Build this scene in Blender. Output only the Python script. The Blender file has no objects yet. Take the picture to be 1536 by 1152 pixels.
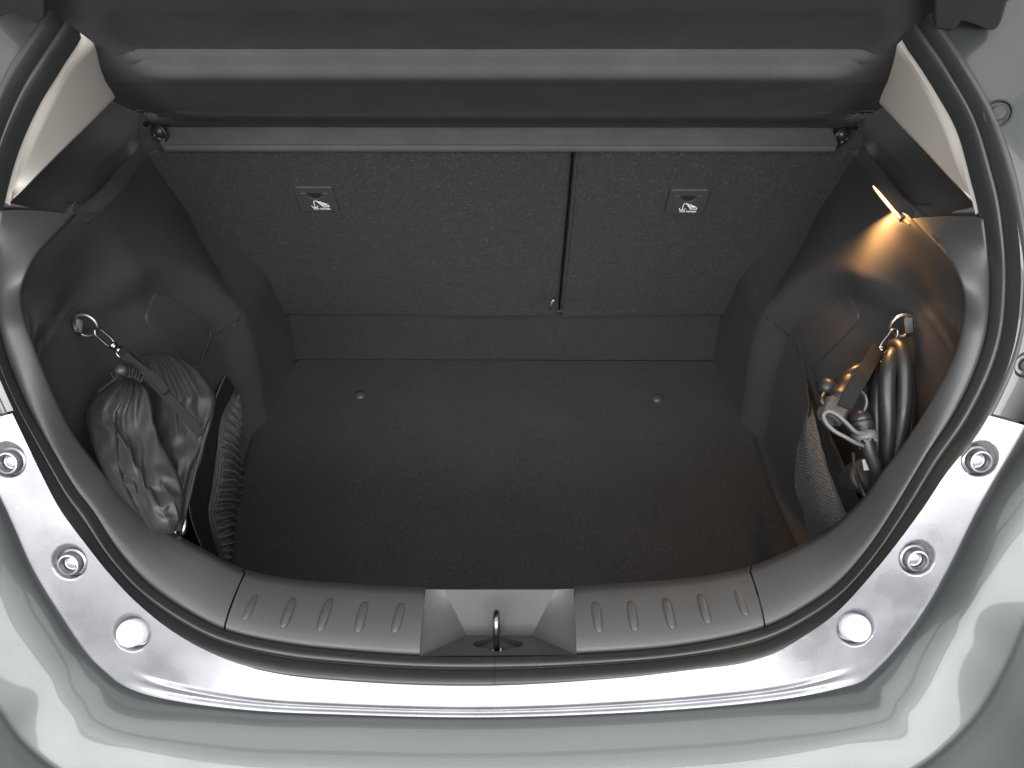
import bpy, bmesh, math, random
import numpy as np
from mathutils import Vector, Matrix, noise
random.seed(4); np.random.seed(4)
scene = bpy.context.scene
COL = scene.collection

# ------------------------------------------------------------------ camera
F_PX = 1160.0
CAM = np.array([.0254, -.45, .90])
def _rot(h, p, r):
    fw = np.array([math.sin(h)*math.cos(p), math.cos(h)*math.cos(p), -math.sin(p)])
    ri = np.array([math.cos(h), -math.sin(h), 0.]); dn = np.cross(fw, ri)
    c, s = math.cos(r), math.sin(r)
    return np.array([c*ri+s*dn, -s*ri+c*dn, fw])
ROT = _rot(math.radians(-.4), math.radians(44.16), math.radians(.13))
cam_d = bpy.data.cameras.new('camera'); cam_o = bpy.data.objects.new('camera', cam_d); COL.objects.link(cam_o)
cam_d.sensor_width = 36; cam_d.lens = F_PX/1536*36; cam_d.clip_start = .01; cam_d.clip_end = 100
_m = Matrix(((ROT[0][0], -ROT[1][0], -ROT[2][0], CAM[0]), (ROT[0][1], -ROT[1][1], -ROT[2][1], CAM[1]),
             (ROT[0][2], -ROT[1][2], -ROT[2][2], CAM[2]), (0, 0, 0, 1)))
cam_o.matrix_world = _m
scene.camera = cam_o

# ------------------------------------------------------------------ light: a showroom ceiling
world = bpy.data.worlds.new('World'); scene.world = world; world.use_nodes = True
bg = world.node_tree.nodes['Background']; bg.inputs[0].default_value = (.80, .84, .86, 1); bg.inputs[1].default_value = .36
_wt = world.node_tree; _g = _wt.nodes.new('ShaderNodeTexCoord'); _s = _wt.nodes.new('ShaderNodeSeparateXYZ'); _r = _wt.nodes.new('ShaderNodeValToRGB')
_wt.links.new(_g.outputs['Generated'], _s.inputs[0]); _mr = _wt.nodes.new('ShaderNodeMapRange'); _mr.inputs['From Min'].default_value = -1; _wt.links.new(_s.outputs['Z'], _mr.inputs['Value'])
_wt.links.new(_mr.outputs[0], _r.inputs[0]); _wt.links.new(_r.outputs[0], bg.inputs[0])
_r.color_ramp.elements[0].position = .44; _r.color_ramp.elements[0].color = (.30, .30, .30, 1)      # showroom floor
_r.color_ramp.elements[1].position = .54; _r.color_ramp.elements[1].color = (.80, .84, .86, 1)      # pale walls and ceiling
def area(name, loc, target, sx, sy, power, col=(1, 1, 1)):
    l = bpy.data.lights.new(name, 'AREA'); l.shape = 'RECTANGLE'; l.size = sx; l.size_y = sy; l.energy = power; l.color = col
    o = bpy.data.objects.new(name, l); COL.objects.link(o); o.location = loc
    o.rotation_euler = (Vector(target)-Vector(loc)).to_track_quat('-Z', 'Y').to_euler()
    return o
for k, (yy, pw, ty) in enumerate(((-4.4, 300, -1.0), (-2.6, 80, -1.6), (-1.1, 92, -.6), (.6, 34, .5))):
    area('ceiling_panel', (-.2, yy, 2.8), (-.2, ty+.001, 0), 9.0, 1.1, pw*1.7, (.98, .99, 1))
area('rear_fill', (-.4, -4.6, 1.5), (0, .4, .2), 4.2, 1.9, 25, (1, .985, .96))  # low fill light added behind the camera to brighten arches, seats, shelf and pillars
scene.view_settings.view_transform = 'Standard'; scene.view_settings.look = 'None'
scene.view_settings.exposure = 0; scene.view_settings.gamma = 1

# ------------------------------------------------------------------ geometry helpers
def ray(px, py):
    return ROT.T @ np.array([(px-768)/F_PX, (py-576)/F_PX, 1.])
def D(px, py, depth): return CAM + ray(px, py)*depth
def on_x(px, py, x):
    d = ray(px, py); return CAM + d*((x-CAM[0])/d[0])
def on_z(px, py, z):
    d = ray(px, py); return CAM + d*((z-CAM[2])/d[2])
def on_plane(px, py, p0, n):
    d = ray(px, py); return CAM + d*(np.dot(np.array(p0)-CAM, n)/np.dot(d, n))
def hit(px, py, F, t0=.3, t1=2.6, n=160):
    d = ray(px, py); ta = t0; fa = F(CAM+d*t0)
    for i in range(1, n+1):
        tb = t0+(t1-t0)*i/n; fb = F(CAM+d*tb)
        if fa*fb <= 0:
            for _ in range(30):
                m = (ta+tb)/2; fm = F(CAM+d*m)
                if fa*fm <= 0: tb = m
                else: ta, fa = m, fm
            return CAM+d*ta
        ta, fa = tb, fb
    return CAM+d*1.2
KX = .12
def ring_F(a): return lambda p: p[1]-(a+.6*p[2]+3.2*max(0., p[2]-.40)**2+KX*p[0]*p[0])
def ring_hits(px, a):
    px = np.atleast_2d(np.array(px, float)); n = len(px); a = np.broadcast_to(np.array(a, float), (n,))
    d = np.stack([(px[:, 0]-768)/F_PX, (px[:, 1]-576)/F_PX, np.ones(n)], 1) @ ROT
    def F(t):
        p = CAM+d*t[:, None]; return p[:, 1]-(a+.6*p[:, 2]+3.2*np.maximum(0, p[:, 2]-.40)**2+KX*p[:, 0]**2)
    lo = np.full(n, .3); hi = np.full(n, 2.6); f0 = F(lo); done = np.zeros(n, bool); prev = lo.copy()
    for t in np.linspace(.3, 2.6, 120)[1:]:
        tt = np.full(n, t); c = (~done) & (F(tt)*f0 <= 0); lo = np.where(c, prev, lo); hi = np.where(c, tt, hi); done |= c; prev = tt
    for _ in range(34):
        m = (lo+hi)/2; s_ = F(m)*f0 > 0; lo = np.where(s_, m, lo); hi = np.where(s_, hi, m)
    return CAM+d*lo[:, None]
def sstep(a, b, x):
    t = np.clip((x-a)/(b-a), 0, 1); return t*t*(3-2*t)
def spline(P, n):
    P = [np.array(p, float) for p in P]
    Q = [2*P[0]-P[1]]+P+[2*P[-1]-P[-2]]
    out = []
    for i in range(1, len(Q)-2):
        p0, p1, p2, p3 = Q[i-1:i+3]
        k = [0]
        for a, b in ((p0, p1), (p1, p2), (p2, p3)): k.append(k[-1]+max(1e-9, np.linalg.norm(b-a))**.5)
        for j in range(24):
            t = k[1]+(k[2]-k[1])*j/24
            A1 = (k[1]-t)/(k[1]-k[0])*p0+(t-k[0])/(k[1]-k[0])*p1
            A2 = (k[2]-t)/(k[2]-k[1])*p1+(t-k[1])/(k[2]-k[1])*p2
            A3 = (k[3]-t)/(k[3]-k[2])*p2+(t-k[2])/(k[3]-k[2])*p3
            B1 = (k[2]-t)/(k[2]-k[0])*A1+(t-k[0])/(k[2]-k[0])*A2
            B2 = (k[3]-t)/(k[3]-k[1])*A2+(t-k[1])/(k[3]-k[1])*A3
            out.append((k[2]-t)/(k[2]-k[1])*B1+(t-k[1])/(k[2]-k[1])*B2)
    out.append(P[-1]); out = np.array(out)
    L = np.concatenate([[0], np.cumsum(np.linalg.norm(np.diff(out, axis=0), axis=1))])
    s = np.linspace(0, L[-1], n)
    return np.stack([np.interp(s, L, out[:, c]) for c in range(out.shape[1])], 1)
def seg_dist(P, poly, closed=False):
    """distance of points P (n,2) to a polyline"""
    poly = np.array(poly, float); a = poly if closed else poly[:-1]; b = np.roll(poly, -1, 0) if closed else poly[1:]
    ab = b-a; L2 = np.maximum(1e-12, (ab**2).sum(1)); out = []
    for k in range(0, len(P), 3000):
        v = P[k:k+3000, None, :]-a[None]; t = np.clip((v*ab).sum(2)/L2, 0, 1)
        out.append(np.sqrt(((v-t[..., None]*ab)**2).sum(2).min(1)))
    return np.concatenate(out)
def sdf(P, poly):
    """negative inside"""
    P = np.atleast_2d(np.array(P, float)); poly = np.array(poly, float); d = seg_dist(P, poly, True); a = poly; b = np.roll(poly, -1, 0); ins = []
    dy = np.where(b[:, 1] == a[:, 1], 1e-12, b[:, 1]-a[:, 1])
    for k in range(0, len(P), 3000):
        y = P[k:k+3000, 1:2]; c = ((a[:, 1] > y) != (b[:, 1] > y)) & (P[k:k+3000, 0:1] < (b[:, 0]-a[:, 0])*(y-a[:, 1])/dy+a[:, 0])
        ins.append(c.sum(1) % 2 == 1)
    return np.where(np.concatenate(ins), -d, d)
def nrm(v): v = np.array(v, float); return v/max(1e-12, np.linalg.norm(v))

class MB:
    def __init__(s): s.v = []; s.f = []
    def grid(s, G, close_c=False, flip=False):
        b = len(s.v); R, C = len(G), len(G[0])
        for row in G:
            for p in row: s.v.append(tuple(p))
        for r in range(R-1):
            for c in range(C if close_c else C-1):
                c2 = (c+1) % C
                q = (b+r*C+c, b+r*C+c2, b+(r+1)*C+c2, b+(r+1)*C+c)
                s.f.append(q[::-1] if flip else q)
        return s
    def poly(s, pts):
        b = len(s.v); s.v += [tuple(p) for p in pts]; s.f.append(tuple(range(b, b+len(pts)))); return s
    def tube(s, path, r, k=10, caps=True):
        path = np.array(path, float); n = len(path)
        rr = np.full(n, r) if np.isscalar(r) else np.array(r)
        T = [nrm(path[min(i+1, n-1)]-path[max(i-1, 0)]) for i in range(n)]
        u = np.cross(T[0], [0, 0, 1.]);
        if np.linalg.norm(u) < .1: u = np.cross(T[0], [1., 0, 0])
        u = nrm(u); G = []
        for i in range(n):
            u = nrm(u-T[i]*np.dot(u, T[i])); w = np.cross(T[i], u)
            G.append([path[i]+rr[i]*(math.cos(a)*u+math.sin(a)*w) for a in np.linspace(0, 2*math.pi, k, endpoint=False)])
        if caps:
            G = [[path[0]]*k]+G+[[path[-1]]*k]
        return s.grid(G, True)
    def ribbon(s, path, wdir, w, th, n=None):
        """flat strap: path points, width direction(s), thickness"""
        path = np.array(path, float); n = len(path); G = []
        for i in range(n):
            T = nrm(path[min(i+1, n-1)]-path[max(i-1, 0)]); wd = np.array(wdir[i] if np.ndim(wdir) == 2 else wdir, float)
            wd = nrm(wd-T*np.dot(wd, T)); nn = np.cross(T, wd)
            G.append([path[i]+wd*a*w/2+nn*b*th/2 for a, b in ((-1, -1), (-.92, -1.15), (.92, -1.15), (1, -1), (1, 1), (.92, 1.15), (-.92, 1.15), (-1, 1))])
        s.grid(G, True); s.poly(G[0]); s.poly(G[-1]); return s
    def lathe(s, prof, o, axis, k=28, ref=(1, 0, 0)):
        """prof: (radius, height along axis)"""
        axis = nrm(axis); u = np.cross(axis, ref)
        if np.linalg.norm(u) < .1: u = np.cross(axis, (0, 1, 0))
        u = nrm(u); w = np.cross(axis, u); o = np.array(o)
        G = [[o+axis*h+r*(math.cos(a)*u+math.sin(a)*w) for a in np.linspace(0, 2*math.pi, k, endpoint=False)] for r, h in prof]
        return s.grid(G, True)
    def build(s, name, mat, parent=None, smooth=True, weld=True, bevel=0, solid=0, solid_off=-1, angle=None):
        me = bpy.data.meshes.new(name); bm = bmesh.new()
        vs = [bm.verts.new(p) for p in s.v]
        for f in s.f:
            try: bm.faces.new([vs[i] for i in f])
            except ValueError: pass
        if weld: bmesh.ops.remove_doubles(bm, verts=bm.verts, dist=2e-6)
        bmesh.ops.dissolve_degenerate(bm, edges=bm.edges, dist=1e-7)
        bmesh.ops.recalc_face_normals(bm, faces=bm.faces)
        bm.to_mesh(me); bm.free()
        if smooth:
            for p in me.polygons: p.use_smooth = True
            if angle: me.set_sharp_from_angle(angle=math.radians(angle))
        o = bpy.data.objects.new(name, me); COL.objects.link(o); me.materials.append(mat)
        if parent is not None: adopt(o, parent)
        if solid:
            m = o.modifiers.new('thickness', 'SOLIDIFY'); m.thickness = solid; m.offset = solid_off
        if bevel:
            m = o.modifiers.new('bevel', 'BEVEL'); m.width = bevel; m.segments = 3; m.limit_method = 'ANGLE'; m.angle_limit = math.radians(25)
        return o
BASE = {}
def base_of(o):
    return BASE.get(o.name, Vector((0, 0, 0)))
def adopt(o, parent):
    """meshes are written in world coordinates; keep them there under a moved parent"""
    o.parent = parent
    off = base_of(parent)
    o.location = -off
    BASE[o.name] = Vector((0, 0, 0))
def thing(name, label, cat, loc=(0, 0, 0), group=None):
    o = bpy.data.objects.new(name, None); COL.objects.link(o); o.location = loc; o.empty_display_size = .05
    BASE[o.name] = Vector(loc)
    tag(o, label, cat, group); return o
def tag(o, label, cat=None, group=None, kind=None):
    if label: o['label'] = label
    if cat: o['category'] = cat
    if group: o['group'] = group
    if kind: o['kind'] = kind
    return o

# ------------------------------------------------------------------ materials
def mat(name, base, rough=.5, metal=0., bump=None, var=None, coat=0., sheen=0., spec=.5, rvar=None, ior=None):
    m = bpy.data.materials.new(name); m.use_nodes = True; nt = m.node_tree; N = nt.nodes; L = nt.links
    b = N['Principled BSDF']
    b.inputs['Base Color'].default_value = (*base, 1); b.inputs['Roughness'].default_value = rough; b.inputs['Metallic'].default_value = metal
    b.inputs['Specular IOR Level'].default_value = spec
    if coat: b.inputs['Coat Weight'].default_value = coat; b.inputs['Coat Roughness'].default_value = .04
    if sheen: b.inputs['Sheen Weight'].default_value = sheen; b.inputs['Sheen Roughness'].default_value = .5
    tc = N.new('ShaderNodeTexCoord')
    last = None
    for (kind, scale, strength, dist) in (bump or []):
        if kind == 'voronoi':
            t = N.new('ShaderNodeTexVoronoi'); t.inputs['Scale'].default_value = scale; out = t.outputs['Distance']
        else:
            t = N.new('ShaderNodeTexNoise'); t.inputs['Scale'].default_value = scale; t.inputs['Detail'].default_value = 3; out = t.outputs['Fac']
        L.new(tc.outputs['Object'], t.inputs['Vector'])
        bp = N.new('ShaderNodeBump'); bp.inputs['Strength'].default_value = strength; bp.inputs['Distance'].default_value = dist
        L.new(out, bp.inputs['Height'])
        if last: L.new(last.outputs[0], bp.inputs['Normal'])
        last = bp
    if last: L.new(last.outputs[0], b.inputs['Normal'])
    if var:
        # var: list of (scale, lo, hi, colour) laid over the base
        prev = None
        for (scale, lo, hi, colr) in var:
            t = N.new('ShaderNodeTexNoise'); t.inputs['Scale'].default_value = scale; t.inputs['Detail'].default_value = 4
            L.new(tc.outputs['Object'], t.inputs['Vector'])
            mr = N.new('ShaderNodeMapRange'); mr.inputs['From Min'].default_value = lo; mr.inputs['From Max'].default_value = hi
            L.new(t.outputs['Fac'], mr.inputs['Value'])
            mx = N.new('ShaderNodeMix'); mx.data_type = 'RGBA'
            L.new(mr.outputs[0], mx.inputs[0]); mx.inputs[7].default_value = (*colr, 1)
            if prev is None: mx.inputs[6].default_value = (*base, 1)
            else: L.new(prev.outputs[2], mx.inputs[6])
            prev = mx
        L.new(prev.outputs[2], b.inputs['Base Color'])
    if rvar:
        t = N.new('ShaderNodeTexNoise'); t.inputs['Scale'].default_value = rvar[0]; t.inputs['Detail'].default_value = 5
        L.new(tc.outputs['Object'], t.inputs['Vector'])
        mr = N.new('ShaderNodeMapRange'); mr.inputs['From Min'].default_value = .3; mr.inputs['From Max'].default_value = .7
        mr.inputs['To Min'].default_value = rvar[1]; mr.inputs['To Max'].default_value = rvar[2]
        L.new(t.outputs['Fac'], mr.inputs['Value']); L.new(mr.outputs[0], b.inputs['Roughness'])
    return m
M = {}
M['plastic'] = mat('grained_black_plastic', (.040, .040, .041), .48, bump=[('noise', 900, .25, .0006), ('noise', 350, .1, .0008)], rvar=(14, .42, .56))
M['ring'] = mat('grained_grey_plastic', (.043, .0445, .045), .45, bump=[('noise', 1000, .3, .0006), ('voronoi', 700, .15, .0005)], rvar=(18, .38, .50))
M['wall'] = mat('side_trim_plastic', (.044, .0435, .044), .34, bump=[('noise', 900, .2, .0006)], rvar=(12, .28, .37))
M['carpet'] = mat('black_floor_carpet', (.019, .0185, .0185), .95, bump=[('noise', 650, .6, .002), ('noise', 60, .25, .003)], var=[(9, .35, .7, (.023, .0225, .0225)), (480, .45, .72, (.040, .039, .039)), (800, .66, .76, (.10, .10, .10))], sheen=.06, spec=.2)
M['seat'] = mat('charcoal_needle_felt', (.025, .025, .0275), .95, bump=[('noise', 520, .8, .002), ('noise', 90, .3, .004)], var=[(60, .35, .75, (.031, .031, .0335)), (260, .56, .78, (.07, .07, .073)), (700, .60, .78, (.11, .11, .115))], sheen=.05, spec=.15)
M['shelf'] = mat('shelf_felt', (.060, .060, .062), .9, bump=[('noise', 500, .3, .001), ('noise', 40, .12, .002)], var=[(16, .4, .7, (.070, .070, .072)), (420, .66, .78, (.11, .11, .11))], spec=.15)
M['beige'] = mat('beige_pillar_plastic', (.84, .78, .70), .5, bump=[('noise', 700, .15, .0005)])
M['rubber'] = mat('rubber_seal', (.026, .0275, .027), .42, bump=[('noise', 300, .15, .0006)], rvar=(30, .36, .5))
M['paint'] = mat('silver_metallic_paint_dim', (.056, .0595, .059), .32, .55, coat=.3, bump=[('noise', 2600, .08, .0002)], var=[(1600, .45, .75, (.08, .084, .083))], rvar=(5, .28, .40))  # body silver darkened: its dark reflections are put into the colour
M['paint_in_lit'] = mat('silver_inner_paint_lit', (.195, .193, .205), .30, .5, coat=.6, bump=[('noise', 120, .05, .0006)], var=[(14, .45, .62, (.235, .232, .245))], rvar=(20, .22, .42))  # same silver made lighter: the flange's bright light is put into the colour
M['grey_panel'] = mat('satin_grey_panel', (.032, .034, .034), .32, 0., coat=.3, rvar=(9, .26, .4))
M['chrome'] = mat('chrome', (.26, .255, .25), .25, 1.)
M['steel'] = mat('dull_zinc', (.34, .34, .35), .35, 1., rvar=(60, .28, .5))
M['cap'] = mat('white_rubber_cap', (.86, .86, .88), .35)
M['black'] = mat('black_void_plastic', (.012, .012, .012), .6)
M['white'] = mat('white_print', (.85, .85, .85), .6)
M['nylon'] = mat('black_nylon', (.024, .025, .0247), .46, bump=[('voronoi', 1400, .12, .0004)], spec=.4, rvar=(25, .40, .54))
M['webbing'] = mat('black_webbing', (.010, .010, .010), .8, bump=[('voronoi', 600, .6, .001)], spec=.2)
M['net'] = mat('black_net_yarn', (.050, .050, .052), .33, bump=[('voronoi', 900, .7, .0012)], spec=.6)
M['cable'] = mat('black_cable_rubber', (.016, .016, .016), .38, bump=[('noise', 60, .1, .002)], rvar=(40, .33, .48))
M['grey_rubber'] = mat('grey_rubber', (.09, .087, .084), .5)
M['plug_grey'] = mat('grey_plug_plastic', (.07, .068, .065), .4)
M['label'] = mat('paper_label', (.5, .5, .5), .6)
m = bpy.data.materials.new('warm_lamp_lens'); m.use_nodes = True; b = m.node_tree.nodes['Principled BSDF']
b.inputs['Base Color'].default_value = (1, .8, .55, 1); b.inputs['Emission Color'].default_value = (1, .47, .15, 1); b.inputs['Emission Strength'].default_value = 11
M['lens'] = m

# ------------------------------------------------------------------ traced opening curves (stations = angle round the opening)
CX, CY = 745., 420.
T_IN = [(190, 246), (150, 283), (103, 334), (58, 380), (40, 411), (32, 441), (37, 477), (53, 524), (77, 584), (110, 651), (150, 704), (200, 754), (253, 800), (307, 831), (367, 861), (433, 875), (512, 882), (639, 888), (745, 889), (832, 888), (879, 885), (1024, 875), (1074, 868), (1124, 857), (1191, 828), (1241, 800), (1291, 754), (1324, 708), (1357, 665), (1391, 612), (1420, 560), (1437, 517), (1446, 451), (1438, 417), (1419, 384), (1385, 350), (1340, 302), (1300, 262)]
T_OUT = [(105, 60), (88, 85), (77, 103), (50, 147), (20, 213), (0, 280), (-9, 330), (-12, 384), (-10, 440), (3, 517), (33, 597), (77, 677), (113, 737), (137, 768), (173, 825), (213, 871), (267, 911), (337, 947), (433, 968), (512, 977), (629, 985), (745, 986), (859, 983), (1024, 970), (1147, 943), (1211, 911), (1257, 878), (1301, 828), (1341, 768), (1391, 684), (1431, 624), (1464, 557), (1481, 501), (1487, 434), (1486, 384), (1477, 307), (1467, 267), (1444, 187), (1411, 127), (1391, 95), (1370, 65)]
S_OUT = [(75, 20), (50, 57), (20, 100), (0, 143), (-25, 220), (-42, 300), (-48, 384), (-45, 450), (-28, 520), (0, 591), (33, 661), (67, 731), (87, 768), (123, 818), (160, 865), (200, 908), (253, 951), (317, 985), (400, 1011), (512, 1024), (745, 1031), (1024, 1010), (1147, 990), (1211, 958), (1257, 925), (1324, 851), (1386, 768), (1424, 711), (1471, 651), (1504, 591), (1524, 541), (1536, 484), (1540, 400), (1531, 313), (1514, 240), (1484, 167), (1447, 100), (1427, 67), (1400, 30)]
F_OUT = [(-170, 400), (-120, 530), (-62, 640), (-30, 700), (7, 775), (43, 855), (83, 921), (127, 985), (155, 1012), (172, 1026), (195, 1037), (233, 1047), (367, 1064), (512, 1071), (745, 1075), (1024, 1063), (1191, 1046), (1270, 1032), (1298, 1024), (1313, 1012), (1344, 981), (1391, 918), (1431, 848), (1471, 768), (1534, 661), (1590, 560), (1650, 400)]
B_OUT = [(-240, 500), (-140, 820), (-70, 960), (0, 1061), (33, 1108), (83, 1151), (200, 1215), (400, 1248), (745, 1262), (1100, 1245), (1250, 1217), (1374, 1152), (1457, 1078), (1504, 1001), (1541, 915), (1610, 780), (1720, 500)]
def radial(curve, angs):
    P = spline(curve, 900)
    a = np.degrees(np.arctan2(P[:, 0]-CX, P[:, 1]-CY)); r = np.hypot(P[:, 0]-CX, P[:, 1]-CY)
    o = np.argsort(a)
    rr = np.interp(angs, a[o], r[o]); t = np.radians(angs)
    return np.stack([CX+rr*np.sin(t), CY+rr*np.cos(t)], 1)
def outer_ang(q): return np.interp(q, [-130, -40.5, -12.76, 0, 13.8, 40.9, 130], [-130, -37.8, -11.6, 0, 12.03, 37.55, 130])
def a_in(q): return .052+.037*(1-sstep(30, 70, abs(q)))-.034*sstep(62, 82, abs(q))
NRM = nrm((0, -.6, .8))
def outdir(q): t = math.radians(q); return np.array([math.sin(t), 0, -math.cos(t)*.8])
def row(curve, q, a, remap=True):
    px = radial(curve, outer_ang(q) if remap else q)
    return ring_hits(px, np.array([a(v) for v in q]) if callable(a) else a)

# ---- shape of the side walls (boot lining) as a width over length and height: x = +-W(y, z)
ARC = [(.645, -.45), (.650, -.1), (.648, .0), (.638, .06), (.610, .125), (.562, .185), (.505, .228), (.445, .252), (.39, .262), (.15, .265), (.15, -.45)]
ARC2 = [(1.2, -.45), (1.2, .02), (.80, .02), (.70, .03), (.645, .055), (.610, .125), (.562, .185), (.505, .228), (.445, .252), (.39, .262), (.15, .265), (.15, -.45)]
ARC = [tuple(p) for p in spline(ARC[:-1], 110)]+[ARC[-1]]
ARC2 = [ARC2[0]]+[tuple(p) for p in spline(ARC2[1:-1], 110)]+[ARC2[-1]]
def W(Y, Z):
    Y = np.atleast_1d(np.array(Y, float)); Z = np.atleast_1d(np.array(Z, float))
    P = np.stack([Y, Z], 1)
    top = .570-.044*sstep(.24, .37, Z)*(1-sstep(.44, .70, Y))
    edge = .468+.046*sstep(.03, .27, Z)
    d2 = sdf(P, ARC2); u = np.maximum(0, -sdf(P, ARC))
    rear = sstep(.47, .335, Y)
    base = top-(top-edge)*(1-sstep(-.05, .20, d2))*(1-rear)
    g = .033*sstep(.0, .066, u)+.11*np.maximum(0, u-.04)
    a = base+g*(1-rear)
    k = .012
    h = np.clip(.5+.5*(top-a)/k, 0, 1); a = top*(1-h)+a*h-k*h*(1-h)
    sk = .020*sstep(-.05, -.27, Z)*(1-sstep(.60, .84, Y))*(1-rear)     # lower skirt leaning out towards the floor edge
    return np.where(u > 0, a, base-k*.0)+sk
def wall_F(s): return lambda p: (s*p[0])-W(p[1], p[2])[0]
def z_ledge(Y): return np.interp(Y, [.1, .25, .34, .45, .58, .70, .95], [.380, .378, .372, .347, .316, .287, .268])

# ================================================================== the car
car = thing('car', 'silver hatchback car seen from behind with its boot standing open', 'car', (0, 0, -.35))

def part(mb, name, m, **k): return mb.build(name, m, car, **k)

# ---- opening trim (two side pieces) and sill trim
def inner_edge(q):
    B = row(T_IN, q, a_in, False); px = radial(T_IN, q)
    for i, s_ in enumerate(q):
        k = float(sstep(84, 92, abs(s_)))
        if k > 0: B[i] = B[i]*(1-k)+hit(px[i][0], px[i][1], wall_F(1 if s_ > 0 else -1))*k
    return B
def trim_rows(q):
    B = inner_edge(q); C = row(T_OUT, q, 0.)
    od = np.array([outdir(s) for s in q])
    kk = (1-sstep(82, 90, abs(q)))[:, None]
    rows = [B+od*(.012+.078*kk)+np.array([0, .035, 0]), B+od*.010+np.array([0, .012, 0]), B+od*.004+np.array([0, .0035, 0])]
    for t, h in ((0, 0), (.06, .003), (.2, .0055), (.45, .0075), (.7, .0065), (.88, .003), (.96, -.001), (1, -.006), (1.0, -.02)):
        rows.append(B*(1-t)+C*t+NRM*h)
    return rows
seams = (-40.6, 41.0); QE = {1: 98.4, -1: 98.8}
for lo, hi, lab in ((-QE[-1], seams[0]-.12, 'left'), (seams[1]+.12, QE[1], 'right')):
    R_ = np.array(trim_rows(np.linspace(lo, hi, 150))); sd = -1 if lo < 0 else 1
    if sd < 0: R_ = R_[:, ::-1]
    o = part(MB().grid(R_), 'opening_trim', M['ring'])
sill_l = part(MB().grid(trim_rows(np.linspace(seams[0]+.12, -12.76, 70))), 'sill_trim', M['ring'])
sill_r = part(MB().grid(trim_rows(np.linspace(13.8, seams[1]-.12, 70))), 'sill_trim', M['ring'])
# latch recess in the middle of the sill
def rin(x, y): return hit(x, y-4.5, ring_F(.089))+NRM*.004
def rout(x, y): return hit(x, y, ring_F(0.))-NRM*.003
A1, A2, A3, A4 = rin(639, 888), rin(667, 888.5), rin(832, 888.5), rin(860, 887); O1, O4 = rout(629, 985), rout(865, 983)
P1, P2 = on_z(700, 953, -.045), on_z(798, 953, -.045)
rec = bmesh.new()
def bv(p): return rec.verts.new(tuple(p))
o1, o4, p1, p2 = [bv(p) for p in (O1, O4, P1, P2)]
# back return of the recess rim
# floor of the recess with the keyhole-shaped striker slot
fl_n = nrm(np.cross(P2-P1, O1-P1))
hole_px = []
for a in np.linspace(0, 2*math.pi, 40, endpoint=False):
    rx, ry = 38*math.cos(a), 6.5*math.sin(a)
    c = math.exp(-(rx/15)**2)
    hole_px.append((747+rx, 966+ry*(1+.85*c)+(.8*math.sin(3*a))))
hl = [bv(on_plane(x, y, P1, fl_n)) for x, y in hole_px]
edges = []
for loop in ((p1, p2, o4, o1), hl):
    for i in range(len(loop)):
        e = rec.edges.get((loop[i], loop[(i+1) % len(loop)])) or rec.edges.new((loop[i], loop[(i+1) % len(loop)])); edges.append(e)
bmesh.ops.triangle_fill(rec, edges=edges, use_beauty=True)
low = [bv(np.array(v.co)-np.array([0, .004, .02])) for v in hl]
for i in range(len(hl)): rec.faces.new((hl[i], hl[(i+1) % len(hl)], low[(i+1) % len(hl)], low[i]))
me = bpy.data.meshes.new('latch_recess'); bmesh.ops.recalc_face_normals(rec, faces=rec.faces); rec.to_mesh(me); rec.free()
me.materials.append(M['ring']); me.materials.append(M['plastic']); lr = bpy.data.objects.new('latch_recess', me); COL.objects.link(lr); adopt(lr, car)
me.materials.clear(); me.materials.append(M['plastic'])  # same plastic as the sill, slightly darker: recess shade put into the colour
for fc in ((A1, A2, P1, O1), (A2, A3, P2, P1), (A3, A4, O4, P2), (A1+np.array([0, .010, -.06]), A4+np.array([0, .010, -.06]), A4, A1)):
    g = [[(fc[0]*(1-u)+fc[1]*u)*(1-v)+(fc[3]*(1-u)+fc[2]*u)*v for u in np.linspace(0, 1, 9)] for v in np.linspace(0, 1, 9)]
    MB().grid(g).build('recess_face', M['plastic'], lr)
# catch plate below the slot
cp = on_plane(747, 968, P1, fl_n)-fl_n*0 - np.array([0, .002, .021])
MB().grid([[cp+np.array([x, y, 0]) for x in (-.05, .05)] for y in (-.03, .03)]).build('catch_plate', M['black'], lr, smooth=False)
# striker: a chromed wire loop standing in the slot
s0 = on_plane(745, 972, P1, fl_n)+np.array([0, 0, -.012]); s1 = D(744, 926, np.dot(s0-CAM, ROT[2])-.028)
h = s1[2]-s0[2]
pth = [s0, s0+np.array([0, .0, .6*h]), s0+np.array([0, .003, .86*h]), s0+np.array([0, .010, h]), s0+np.array([0, .020, h]), s0+np.array([0, .028, .86*h]), s0+np.array([0, .03, .5*h]), s0+np.array([0, .03, -.003])]
mb = MB().tube(spline(pth, 40), .0041, 12); mb.lathe([(0, .004), (.006, .004), (.0075, .002), (.008, -.006)], s0+np.array([0, 0, .002]), (0, -.2, 1), 18)
mb.build('striker', M['chrome'], lr)
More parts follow.
